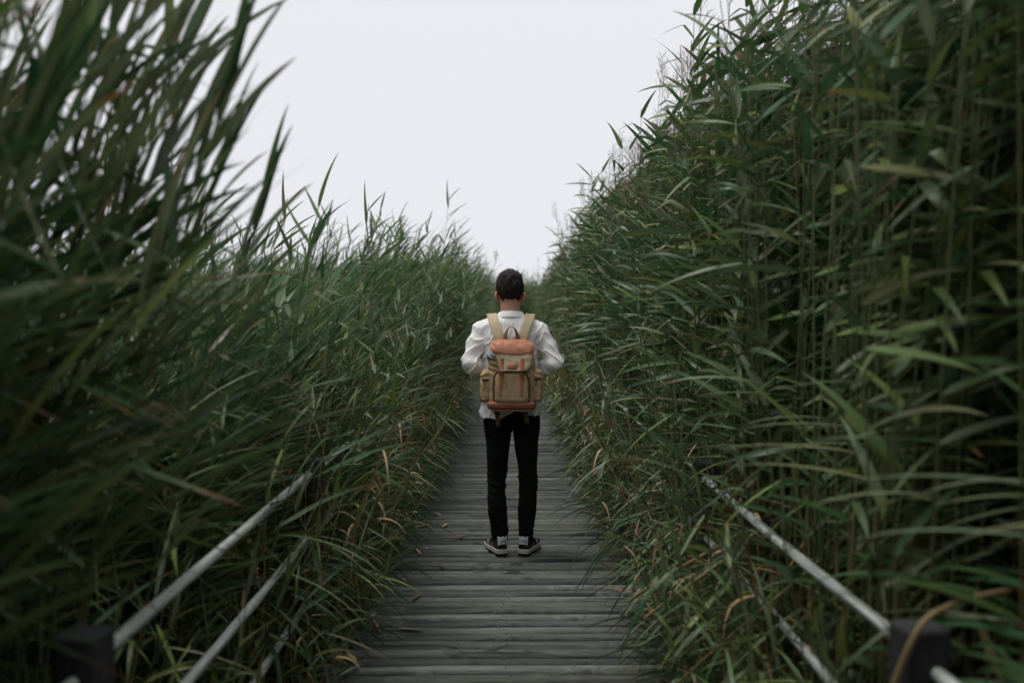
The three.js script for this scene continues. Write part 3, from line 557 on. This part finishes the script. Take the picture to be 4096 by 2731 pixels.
  mesh('trousers', surfaceNet((x, y, z) => trouserField(x, y, z), [-0.19, 0.07, -0.15], [0.25, 0.985, 0.15], 0.0068), M.jean, person);

  // shoes: built pointing forward (-z), then turned out
  const heelTex = (() => { const c = document.createElement('canvas'); c.width = 256; c.height = 128; const x = c.getContext('2d'); x.fillStyle = '#c3c8c9'; x.fillRect(0, 0, 256, 128); x.fillStyle = '#141414'; x.font = 'italic bold 62px sans-serif'; x.textAlign = 'center'; x.textBaseline = 'middle'; x.save(); x.translate(136, 74); x.scale(1.05, 0.85); x.fillText('CONS', 0, 0); x.restore(); const t = new THREE.CanvasTexture(c); t.colorSpace = THREE.SRGBColorSpace; return t; })();
  const tabMat = new THREE.MeshStandardMaterial({ map: heelTex, roughness: 0.7 }), greyMat = new THREE.MeshStandardMaterial({ color: C(0.3, 0.31, 0.31), roughness: 0.8 });
  const half = table([[-0.235, 0.004], [-0.225, 0.022], [-0.2, 0.037], [-0.15, 0.047], [-0.1, 0.044], [-0.03, 0.038], [0.02, 0.037], [0.042, 0.03], [0.05, 0.006]]);
  const outline = (k) => { const s = new THREE.Shape(), P = []; for (let i = 0; i <= 30; i++) { const z = -0.235 + 0.285 * (0.5 - 0.5 * Math.cos(Math.PI * i / 30)); P.push([half(z)[1] + k, z]); } const all = [...P, ...P.slice().reverse().map(([a, z]) => [-a, z])]; all.forEach(([a, z], i) => i ? s.lineTo(a, z) : s.moveTo(a, z)); return s; };
  const slab = (k, y0, y1, bev) => new THREE.ExtrudeGeometry(outline(k - bev), { depth: y1 - y0 - 2 * bev, bevelEnabled: true, bevelSize: bev, bevelThickness: bev, bevelSegments: 2 }).rotateX(Math.PI / 2).translate(0, y1 - bev, 0);
  for (const s of [-1, 1]) {
    const shoe = new THREE.Group(); shoe.name = 'shoe'; person.add(shoe); shoe.position.set(s < 0 ? -0.043 : 0.113, 0.004, 0.03); shoe.rotation.y = -s * 0.34;
    mesh('outsole', slab(0.004, 0, 0.007, 0.002), M.sole, shoe);
    mesh('midsole', slab(0.006, 0.006, 0.034, 0.003), M.rubber, shoe);
    const upF = (x, y, z) => { const [, h] = half(clamp(z, -0.235, 0.05)); const top = lerp(0.062, 0.112, sstep(-0.15, -0.02, z)) - 0.012 * sstep(0.03, 0.05, z) ; const k = clamp((y - 0.03) / (top - 0.03), 0, 1), hw = Math.max(0.004, h + 0.001) * (1 - 0.22 * k * k); let d = Math.max(Math.abs(x) - hw, z - 0.05 + 0.006 * k, -0.232 - z + 0.05 * k * k, y - top, 0.028 - y); return Math.max(d, Math.hypot(Math.max(Math.abs(x) - hw + 0.015, 0), Math.max(y - top + 0.015, 0), Math.max(z - 0.035 + 0.006 * k, 0)) - 0.015); };
    mesh('upper', surfaceNet(upF, [-0.065, 0.02, -0.25], [0.065, 0.125, 0.065], 0.004), M.shoeBlack, shoe);
    mesh('heel_tab', sheet((u, v) => { const a = (u - 0.5) * 2.0, wave = 0.006 * Math.cos(u * Math.PI * 4) * (v - 0.35); return V(Math.sin(a) * 0.036, 0.068 + 0.045 * v - 0.010 * Math.abs(u - 0.5) * (1 - v) * 2 + wave, 0.0525 - (1 - Math.cos(a)) * 0.03 - 0.006 * v); }, 16, 6, 0.003), tabMat, shoe);
    for (const [q, z0] of [[0, -0.055], [1, -0.105], [2, -0.125]]) mesh('side_stripe', sheet((u, v) => { const z = z0 + u * 0.012 - v * 0.012, y = lerp(0.04, q ? 0.07 : 0.066, v); return V(s * (half(z)[1] + 0.0025 - 0.006 * v), y, z); }, 2, 4, 0.002), greyMat, shoe);
  }
}

// ---------------------------------------------------------------- the backpack
{
  const bag = group('backpack', [0, 0, PZ]);
  tag(bag, 'tan canvas backpack with orange leather flap and straps on the man\'s back', 'backpack');
  const crease = (x, y, z) => 0.003 * noise(x * 17, y * 12, z * 17) + 0.0018 * noise(x * 38 + y * 20, y * 30, z * 38) + 0.0008 * noise(x * 90, y * 90, z * 90);
  const BX = 0.0265;
  const mainF = (x, y, z) => {
    const k = 1 + 0.1 * sstep(1.18, 1.33, y); let d = rbox(BX + (x - BX) * k, y, z, [BX, 1.14, 0.2], [0.15, 0.208, 0.08], 0.045) + crease(x, y, z) - 0.004 + 0.016 * sstep(1.24, 1.31, y) * sstep(0.2, 0.25, z);
    const left = Math.exp(-(Math.pow((x + 0.085) / 0.06, 2) + Math.pow((y - 1.205) / 0.05, 2))); d += left * 0.008 * Math.sin(y * 170 + x * 70 + 2 * noise(x * 20, y * 20, 1));
    const side = Math.exp(-Math.pow((Math.abs(x - BX) - 0.125) / 0.025, 2)); d += side * 0.004 * noise(x * 12, y * 34, 6);
    return d;
  };
  const frontF = (x, y, z) => rbox(x, y, z, [BX + 0.002, 1.062, 0.272], [0.116 - 0.012 * sstep(1.1, 1.17, y), 0.106, 0.04], 0.034) + crease(x + 3, y, z) * 0.8 - 0.003;
  const pocketF = (s) => (x, y, z) => { const cx = s < 0 ? -0.139 : 0.189; const bulge = 0.03 + 0.008 * Math.sin(clamp((y - 0.96) / 0.21, 0, 1) * Math.PI); let d = rbox(x, y, z, [cx, 1.065, 0.205], [bulge, 0.106, 0.058], 0.028) + 1.4 * crease(x + s * 5, y, z); d += 0.004 * Math.sin(y * 150 + x * 60 * s) * Math.exp(-Math.pow((y - 1.135) / 0.02, 2)); return d; };
  const body = mesh('main_compartment', surfaceNet(mainF, [-0.17, 0.9, 0.09], [0.22, 1.38, 0.32], 0.0058), M.canvas, bag);
  const front = mesh('front_pocket', surfaceNet(frontF, [-0.12, 0.93, 0.2], [0.18, 1.2, 0.34], 0.0055), M.canvas, bag);
  const pockets = [-1, 1].map((s) => mesh('side_pocket', surfaceNet(pocketF(s), s < 0 ? [-0.2, 0.93, 0.12] : [0.13, 0.93, 0.12], s < 0 ? [-0.09, 1.2, 0.29] : [0.25, 1.2, 0.29], 0.0052), M.canvas, bag));
  mesh('base_panel', surfaceNet((x, y, z) => rbox(x, y, z, [BX - 0.001, 0.944, 0.21], [0.157, 0.027, 0.096], 0.022) + 0.5 * crease(x, y, z), [-0.16, 0.9, 0.09], [0.215, 0.99, 0.33], 0.005), M.darkLeather, bag);
  mesh('bottom', surfaceNet((x, y, z) => rbox(x, y, z, [BX + 0.004, 0.918, 0.2], [0.138, 0.015, 0.09], 0.012) + 0.4 * crease(x, y, z), [-0.14, 0.89, 0.09], [0.2, 0.95, 0.31], 0.005), M.canvas, bag);
  const all = (x, y, z) => Math.min(mainF(x, y, z), frontF(x, y, z), pocketF(-1)(x, y, z), pocketF(1)(x, y, z));
  const frontZ = (x, y) => { let z = 0.4; for (let i = 0; i < 400 && z > 0; i++) { const d = all(x, y, z); if (d < 0.0006) break; z -= Math.max(0.0006, d * 0.5); } return z; };
  // flap: leather over the top, pale canvas below it
  const prof = new THREE.CatmullRomCurve3([V(0, 1.335, 0.125), V(0, 1.357, 0.15), V(0, 1.362, 0.205), V(0, 1.348, 0.262), V(0, 1.308, 0.297), V(0, 1.257, 0.31), V(0, 1.21, 0.32), V(0, 1.166, 0.328)]);
  const edges = table([[-1.37, -0.088, 0.142], [-1.345, -0.108, 0.160], [-1.32, -0.112, 0.167], [-1.257, -0.077, 0.157], [-1.2, -0.055, 0.152], [-1.18, -0.05, 0.144], [-1.164, -0.046, 0.122]]);
  const flapAt = (u, v) => {
    const p = prof.getPoint(v), [, l, r] = edges(v < 0.32 ? -1.37 + 0.02 * v / 0.32 : -p.y), x = lerp(l, r, u), e = Math.pow(Math.abs(u - 0.5) * 2, 5);
    const pinch = Math.exp(-(Math.pow((u - 0.93) / 0.07, 2) + Math.pow((v - 0.42) / 0.05, 2))) * 0.013 + Math.exp(-(Math.pow((u - 0.05) / 0.06, 2) + Math.pow((v - 0.5) / 0.06, 2))) * 0.014;
    const wav = 0.004 * noise(u * 4, v * 5, 3) + 0.0022 * noise(u * 9, v * 11, 8);
    return V(x, p.y - e * 0.02 * sstep(0.55, 0.15, v) + wav * 0.7, p.z - e * (0.028 - 0.012 * v) - pinch + wav);
  };
  const uvm = (g, a, b) => { const uv = g.attributes.uv; for (let i = 0; i < uv.count; i++) uv.setXY(i, uv.getX(i) * a, uv.getY(i) * b); return g; };
  const flap = mesh('flap', uvm(sheet((u, v) => flapAt(u, v * 0.665), 36, 34, 0.0045), 0.27, 0.3), M.leather, bag);
  mesh('flap_canvas', uvm(sheet((u, v) => flapAt(u, 0.658 + 0.342 * v).add(V(0, 0, -0.0015)), 32, 16, 0.004), 0.22, 0.1), M.paleCanvas, flap);
  mesh('seam', band([0, 0.25, 0.5, 0.75, 1].map((u) => flapAt(u, 0.668).add(V(0, 0, 0.003))), 0.0035, 0.0025, () => V(0, 1, 0)), M.darkLeather, flap);
  const vOfY = (y) => { let a = 0.4, b = 1; for (let i = 0; i < 30; i++) { const m = (a + b) / 2; if (prof.getPoint(m).y > y) a = m; else b = m; } return (a + b) / 2; };
  const flapZ = (x, y) => { const v = vOfY(y), p = prof.getPoint(v), [, l, r] = edges(-p.y); return flapAt(clamp((x - l) / (r - l), 0, 1), v).z; };
  const onBag = (x, y) => y > 1.168 ? flapZ(x, y) + 0.004 : Math.max(frontZ(x, y) + 0.004, y > 1.13 ? lerp(frontZ(x, y) + 0.004, 0.331, sstep(1.13, 1.168, y)) : 0);
  // closing straps with buckles and keepers
  for (const [xu, x0, x1] of [[-0.034, -0.0385, -0.0485], [0.0945, 0.0925, 0.0845]]) {
    const up = [1.25, 1.225, 1.2, 1.175, 1.16].map((y) => V(lerp(xu, x0, (1.25 - y) / 0.09), y, onBag(xu, y)));
    const st = mesh('closing_strap', band(up, 0.0205, 0.004, () => V(1, 0, 0)), M.leather, bag);
    const dn = [1.153, 1.13, 1.1, 1.065, 1.03, 1.008].map((y) => V(lerp(x0, x1, (1.153 - y) / 0.145), y, onBag(x0, y) + (y > 1.14 ? 0.003 : 0.0025)));
    mesh('strap_end', band(dn, (t) => t < 0.35 ? 0.0195 : lerp(0.0195, 0.007, (t - 0.35) / 0.65), 0.0038, () => V(1, 0, 0)), M.leather, st);
    mesh('keeper', band([-0.013, 0, 0.013].map((dx) => V(x0 + dx, 1.128, onBag(x0, 1.128) + 0.006 - Math.abs(dx) * 0.2)), 0.011, 0.003, () => V(0, 1, 0), 8), M.leather, st);
    const bk = []; const bz = onBag(x0, 1.153) + 0.006; for (const [w, h, px, py] of [[0.031, 0.0035, 0, 0.012], [0.031, 0.0035, 0, -0.012], [0.0035, 0.0275, -0.0145, 0], [0.0035, 0.0275, 0.0145, 0], [0.002, 0.016, 0, 0.004]]) { const b = new THREE.CapsuleGeometry(Math.min(w, h) / 2, Math.max(w, h), 3, 8); if (w > h) b.rotateZ(Math.PI / 2); b.translate(x0 + px, 1.153 + py, bz); bk.push(b); }
    mesh('buckle', mergeGeometries(bk), M.metal, st);
  }
  mesh('label_patch', uvm(sheet((u, v) => { const x = lerp(-0.002, 0.064, u), y = lerp(1.184, 1.211, v); return V(x, y, flapZ(x, y) + 0.0035); }, 10, 5, 0.003), 0.06, 0.03), M.leather, flap);
  // zips: two long curves on the front, one across each side pocket
  const zipL = [[-0.046, 1.158], [-0.066, 1.153], [-0.08, 1.135], [-0.0855, 1.1], [-0.087, 1.04], [-0.086, 0.968]], zipR = [[0.102, 1.158], [0.118, 1.15], [0.131, 1.125], [0.137, 1.09], [0.138, 1.03], [0.136, 0.968]];
  for (const pl of [zipL, zipR]) {
    const pts = pl.map(([x, y]) => V(x, y, frontZ(x, y) + 0.003)), c = new THREE.CatmullRomCurve3(pts);
    const z = mesh('zip', band(pts, 0.017, 0.003, (t) => c.getTangent(clamp(t, 0, 1)).cross(V(0, 0, 1)), 30), M.webbing, front);
    mesh('zip_teeth', band(pts.map((p) => p.clone().add(V(0, 0, 0.002))), 0.005, 0.003, (t) => c.getTangent(clamp(t, 0, 1)).cross(V(0, 0, 1)), 30), M.zip, z);
  }
  for (const [k, s] of [[0, -1], [1, 1]]) {
    const xs = s < 0 ? [-0.164, -0.15, -0.135, -0.12] : [0.172, 0.188, 0.202, 0.216], pf = pocketF(s), zf = (x, y) => { let z = 0.4; while (z > 0.1 && pf(x, y, z) > 0.0006) z -= Math.max(0.0006, pf(x, y, z) * 0.5); return z; };
    const zp = mesh('zip', band(xs.map((x, i) => V(x, 1.108 + (s > 0 ? i * 0.003 : -i * 0.001), Math.max(zf(x, 1.108), 0.22) + 0.003)), 0.013, 0.003, () => V(0, 1, 0)), M.zip, pockets[k]);
    const px = s < 0 ? -0.152 : 0.186, pull = new THREE.CapsuleGeometry(0.0032, 0.026, 3, 8); pull.rotateZ(s * -0.25); pull.translate(px - s * 0.002, 1.085, zf(px, 1.09) + 0.008);
    mesh('zip_pull', pull, M.metal, zp);
  }
  // grab loop
  const lp = [V(-0.018, 1.352, 0.15), V(-0.014, 1.385, 0.15), V(-0.001, 1.425, 0.146), V(0.012, 1.441, 0.142), V(0.026, 1.446, 0.14), V(0.04, 1.441, 0.142), V(0.053, 1.425, 0.146), V(0.066, 1.385, 0.15), V(0.07, 1.352, 0.15)];
  mesh('grab_loop', band(lp, 0.03, 0.0045, (t) => V(1 - Math.sin(t * Math.PI) * 1.0, 0, 0.25 + Math.sin(t * Math.PI) * 0.85), 40), M.webbing, bag);
  // shoulder straps: from the bag, over the shoulders, down the chest and back to the base
  const hug = (p, gap = 0.008) => { for (let i = 0; i < 60; i++) { const e = 0.004, d = shirtField(p.x, p.y, p.z); if (d > gap) break; const n = V(shirtField(p.x + e, p.y, p.z) - shirtField(p.x - e, p.y, p.z), shirtField(p.x, p.y + e, p.z) - shirtField(p.x, p.y - e, p.z), shirtField(p.x, p.y, p.z + e) - shirtField(p.x, p.y, p.z - e)).normalize(); p.addScaledVector(n, Math.max(0.0015, (gap - d) * 0.6)); } return p; };
  for (const s of [-1, 1]) {
    const X = (a, b) => s < 0 ? a : b;
    const path = [V(X(-0.046, 0.09), 1.335, 0.14), V(X(-0.052, 0.098), 1.38, 0.136), V(X(-0.066, 0.112), 1.425, 0.12), V(X(-0.082, 0.129), 1.47, 0.09), V(X(-0.094, 0.143), 1.505, 0.045), V(X(-0.098, 0.147), 1.515, 0.0), V(X(-0.1, 0.148), 1.49, -0.06), V(X(-0.104, 0.15), 1.4, -0.12), V(X(-0.108, 0.152), 1.28, -0.14), V(X(-0.118, 0.16), 1.15, -0.15)].map((p) => hug(p, 0.007));
    const st = mesh('shoulder_strap', band(path, (t) => 0.056 + 0.006 * Math.sin(t * 5), 0.011, (t) => V(1, X(0.42, -0.42) * (t < 0.5 ? 1 : 0.2), 0), 50), M.paleCanvas, bag);
    const low = [path[9].clone().add(V(0, 0.02, 0)), V(X(-0.15, 0.195), 1.06, -0.1), V(X(-0.175, 0.215), 1.0, 0.0), V(X(-0.155, 0.2), 0.985, 0.1), V(X(-0.1, 0.15), 0.985, 0.15)].map((p, i) => i && i < 4 ? hug(p, 0.005) : p);
    mesh('webbing', band(low, 0.025, 0.003, () => V(0, 1, 0.2), 30), M.webbing, st);
  }
  // two loose webbing tails under the base
  for (const [x0, x1, y1, tw] of [[-0.068, -0.062, 0.802, 0.4], [0.116, 0.13, 0.82, -0.15]]) {
    const t = mesh('tail_strap', band([V(x0, 0.925, 0.2), V(x0, 0.895, 0.212), V(lerp(x0, x1, 0.4), 0.86, 0.208), V(x1, y1, 0.2)], 0.029, 0.003, (q) => V(1, 0, -tw * q), 20), M.webbing, bag);
    if (x0 < 0) { const fr = []; for (const [w, h, px, py] of [[0.036, 0.004, 0, 0.012], [0.036, 0.004, 0, -0.012], [0.036, 0.004, 0, 0], [0.004, 0.028, -0.017, 0], [0.004, 0.028, 0.017, 0]]) { const b = new THREE.BoxGeometry(w, h, 0.006); b.translate(x0 + px, 0.893 + py, 0.216); fr.push(b); } mesh('slider', mergeGeometries(fr), M.metal, t); }
  }
  const snug = (o) => { o.scale.set(0.94, 0.945, 1); o.position.set(BX * 0.06, 1.36 * 0.055, 0); };
  for (const c of bag.children) if (c.name !== 'shoulder_strap') snug(c);
  // something grey-blue stuffed under the flap
  const jk = tag(group('rolled_jacket', [0, 0, PZ]), 'crumpled grey blue jacket poking out from under the leather flap', 'jacket');
  mesh('cloth', surfaceNet((x, y, z) => ell(x, y, z, [-0.1, 1.258, 0.245], [0.042, 0.024, 0.05]) + 0.005 * Math.sin(x * 130 + y * 210 + 3 * noise(x * 30, y * 30, z * 30)) + 0.004 * noise(x * 60, y * 60, z * 60), [-0.16, 1.21, 0.17], [-0.04, 1.31, 0.32], 0.004), M.blueCloth, jk); snug(jk.children[0]);
}

// ---------------------------------------------------------------- loose litter on the deck and fallen stalks
{
  const R = rngOf(606);
  const lit = [[-0.39, -6.62, 0.9], [-0.55, -6.25, 1.9], [-0.58, -6.6, 1.2], [-0.62, -5.9, 0.4], [-0.5, -7.4, 2.2], [-0.66, -7.0, 0.8]];
  for (let i = 0; i < 44; i++) { const s = R() < 0.6 ? -1 : 1; lit.push([s * (0.44 + Math.pow(R(), 0.6) * 0.4), -3.9 - R() * 7, R() * 6.3]); }
  lit.forEach(([x, z, a], i) => {
    const c = TANS[Math.floor(R() * 4)].map((q) => q * (0.9 + R() * 0.6)), len = 0.07 + R() * 0.16;
    const g = blade(V(0, 0, 0), V(1, 0.12 * R(), 0), len, 0.012 + R() * 0.016, { droop: 0.25, wind: 0, twist: (R() - 0.5) * 0.8, segs: 6, col: c, fold: 0.5 });
    const box = new THREE.Box3().setFromBufferAttribute(g.attributes.position); g.translate(0, -box.min.y, 0);
    const m = mesh(numbered('fallen_leaf'), g, dryMat, scene); m.position.set(x, 0.004, z); m.rotation.y = a;
    tag(m, x < 0 ? 'dry curled reed leaf lying on the planks near the left railing' : 'dry curled reed leaf lying on the planks near the right railing', 'leaf', x < 0 ? 'fallen leaves along the left edge' : 'fallen leaves along the right edge');
  });
  const lay = (label, pts, r0, r1, tan) => { const g = stalk(pts.map((p) => V(...p)), r0, r1, rngOf(Math.floor(pts[0][0] * 999)), tan ? 9 : 0.2, 24, 7); tag(mesh(numbered('bent_reed_stalk'), g, stalkMat, scene), label, 'reed stalk'); };
  lay('snapped yellow reed stalk bent sharply over by the nearest right post', [[0.70, -0.5, -2.1], [0.755, 0.62, -2.02], [0.79, 0.82, -1.98], [0.825, 0.92, -1.96], [0.86, 0.945, -1.97], [1.05, 0.965, -2.05], [1.3, 0.9, -2.2]], 0.008, 0.005, true);
  lay('thick tan stalk slanting down to the deck before the right railing', [[0.46, 0.44, -3.75], [0.6, 0.57, -3.65], [0.76, 0.68, -3.6], [0.96, 0.8, -3.6], [1.2, 0.9, -3.7]], 0.007, 0.005, true);
  lay('second tan stalk just below the thick slanting one on the right', [[0.50, 0.42, -3.6], [0.66, 0.56, -3.55], [0.86, 0.70, -3.55], [1.15, 0.82, -3.65]], 0.006, 0.004, true);
  lay('thin tan stalk lying across the right railing under the slanting pair', [[0.52, 0.25, -3.3], [0.74, 0.5, -3.2], [0.92, 0.68, -3.15], [1.15, 0.86, -3.2]], 0.005, 0.003, true);
  lay('straight tan stalk leaning down over the left railing', [[-0.60, 0.03, -4.3], [-0.72, 0.3, -4.2], [-0.83, 0.62, -4.1], [-0.95, 0.95, -4.0]], 0.006, 0.004, true);
}
scene.traverse((o) => { if (o.isMesh) o.castShadow = o.receiveShadow = true; });
renderer.render(scene, camera);
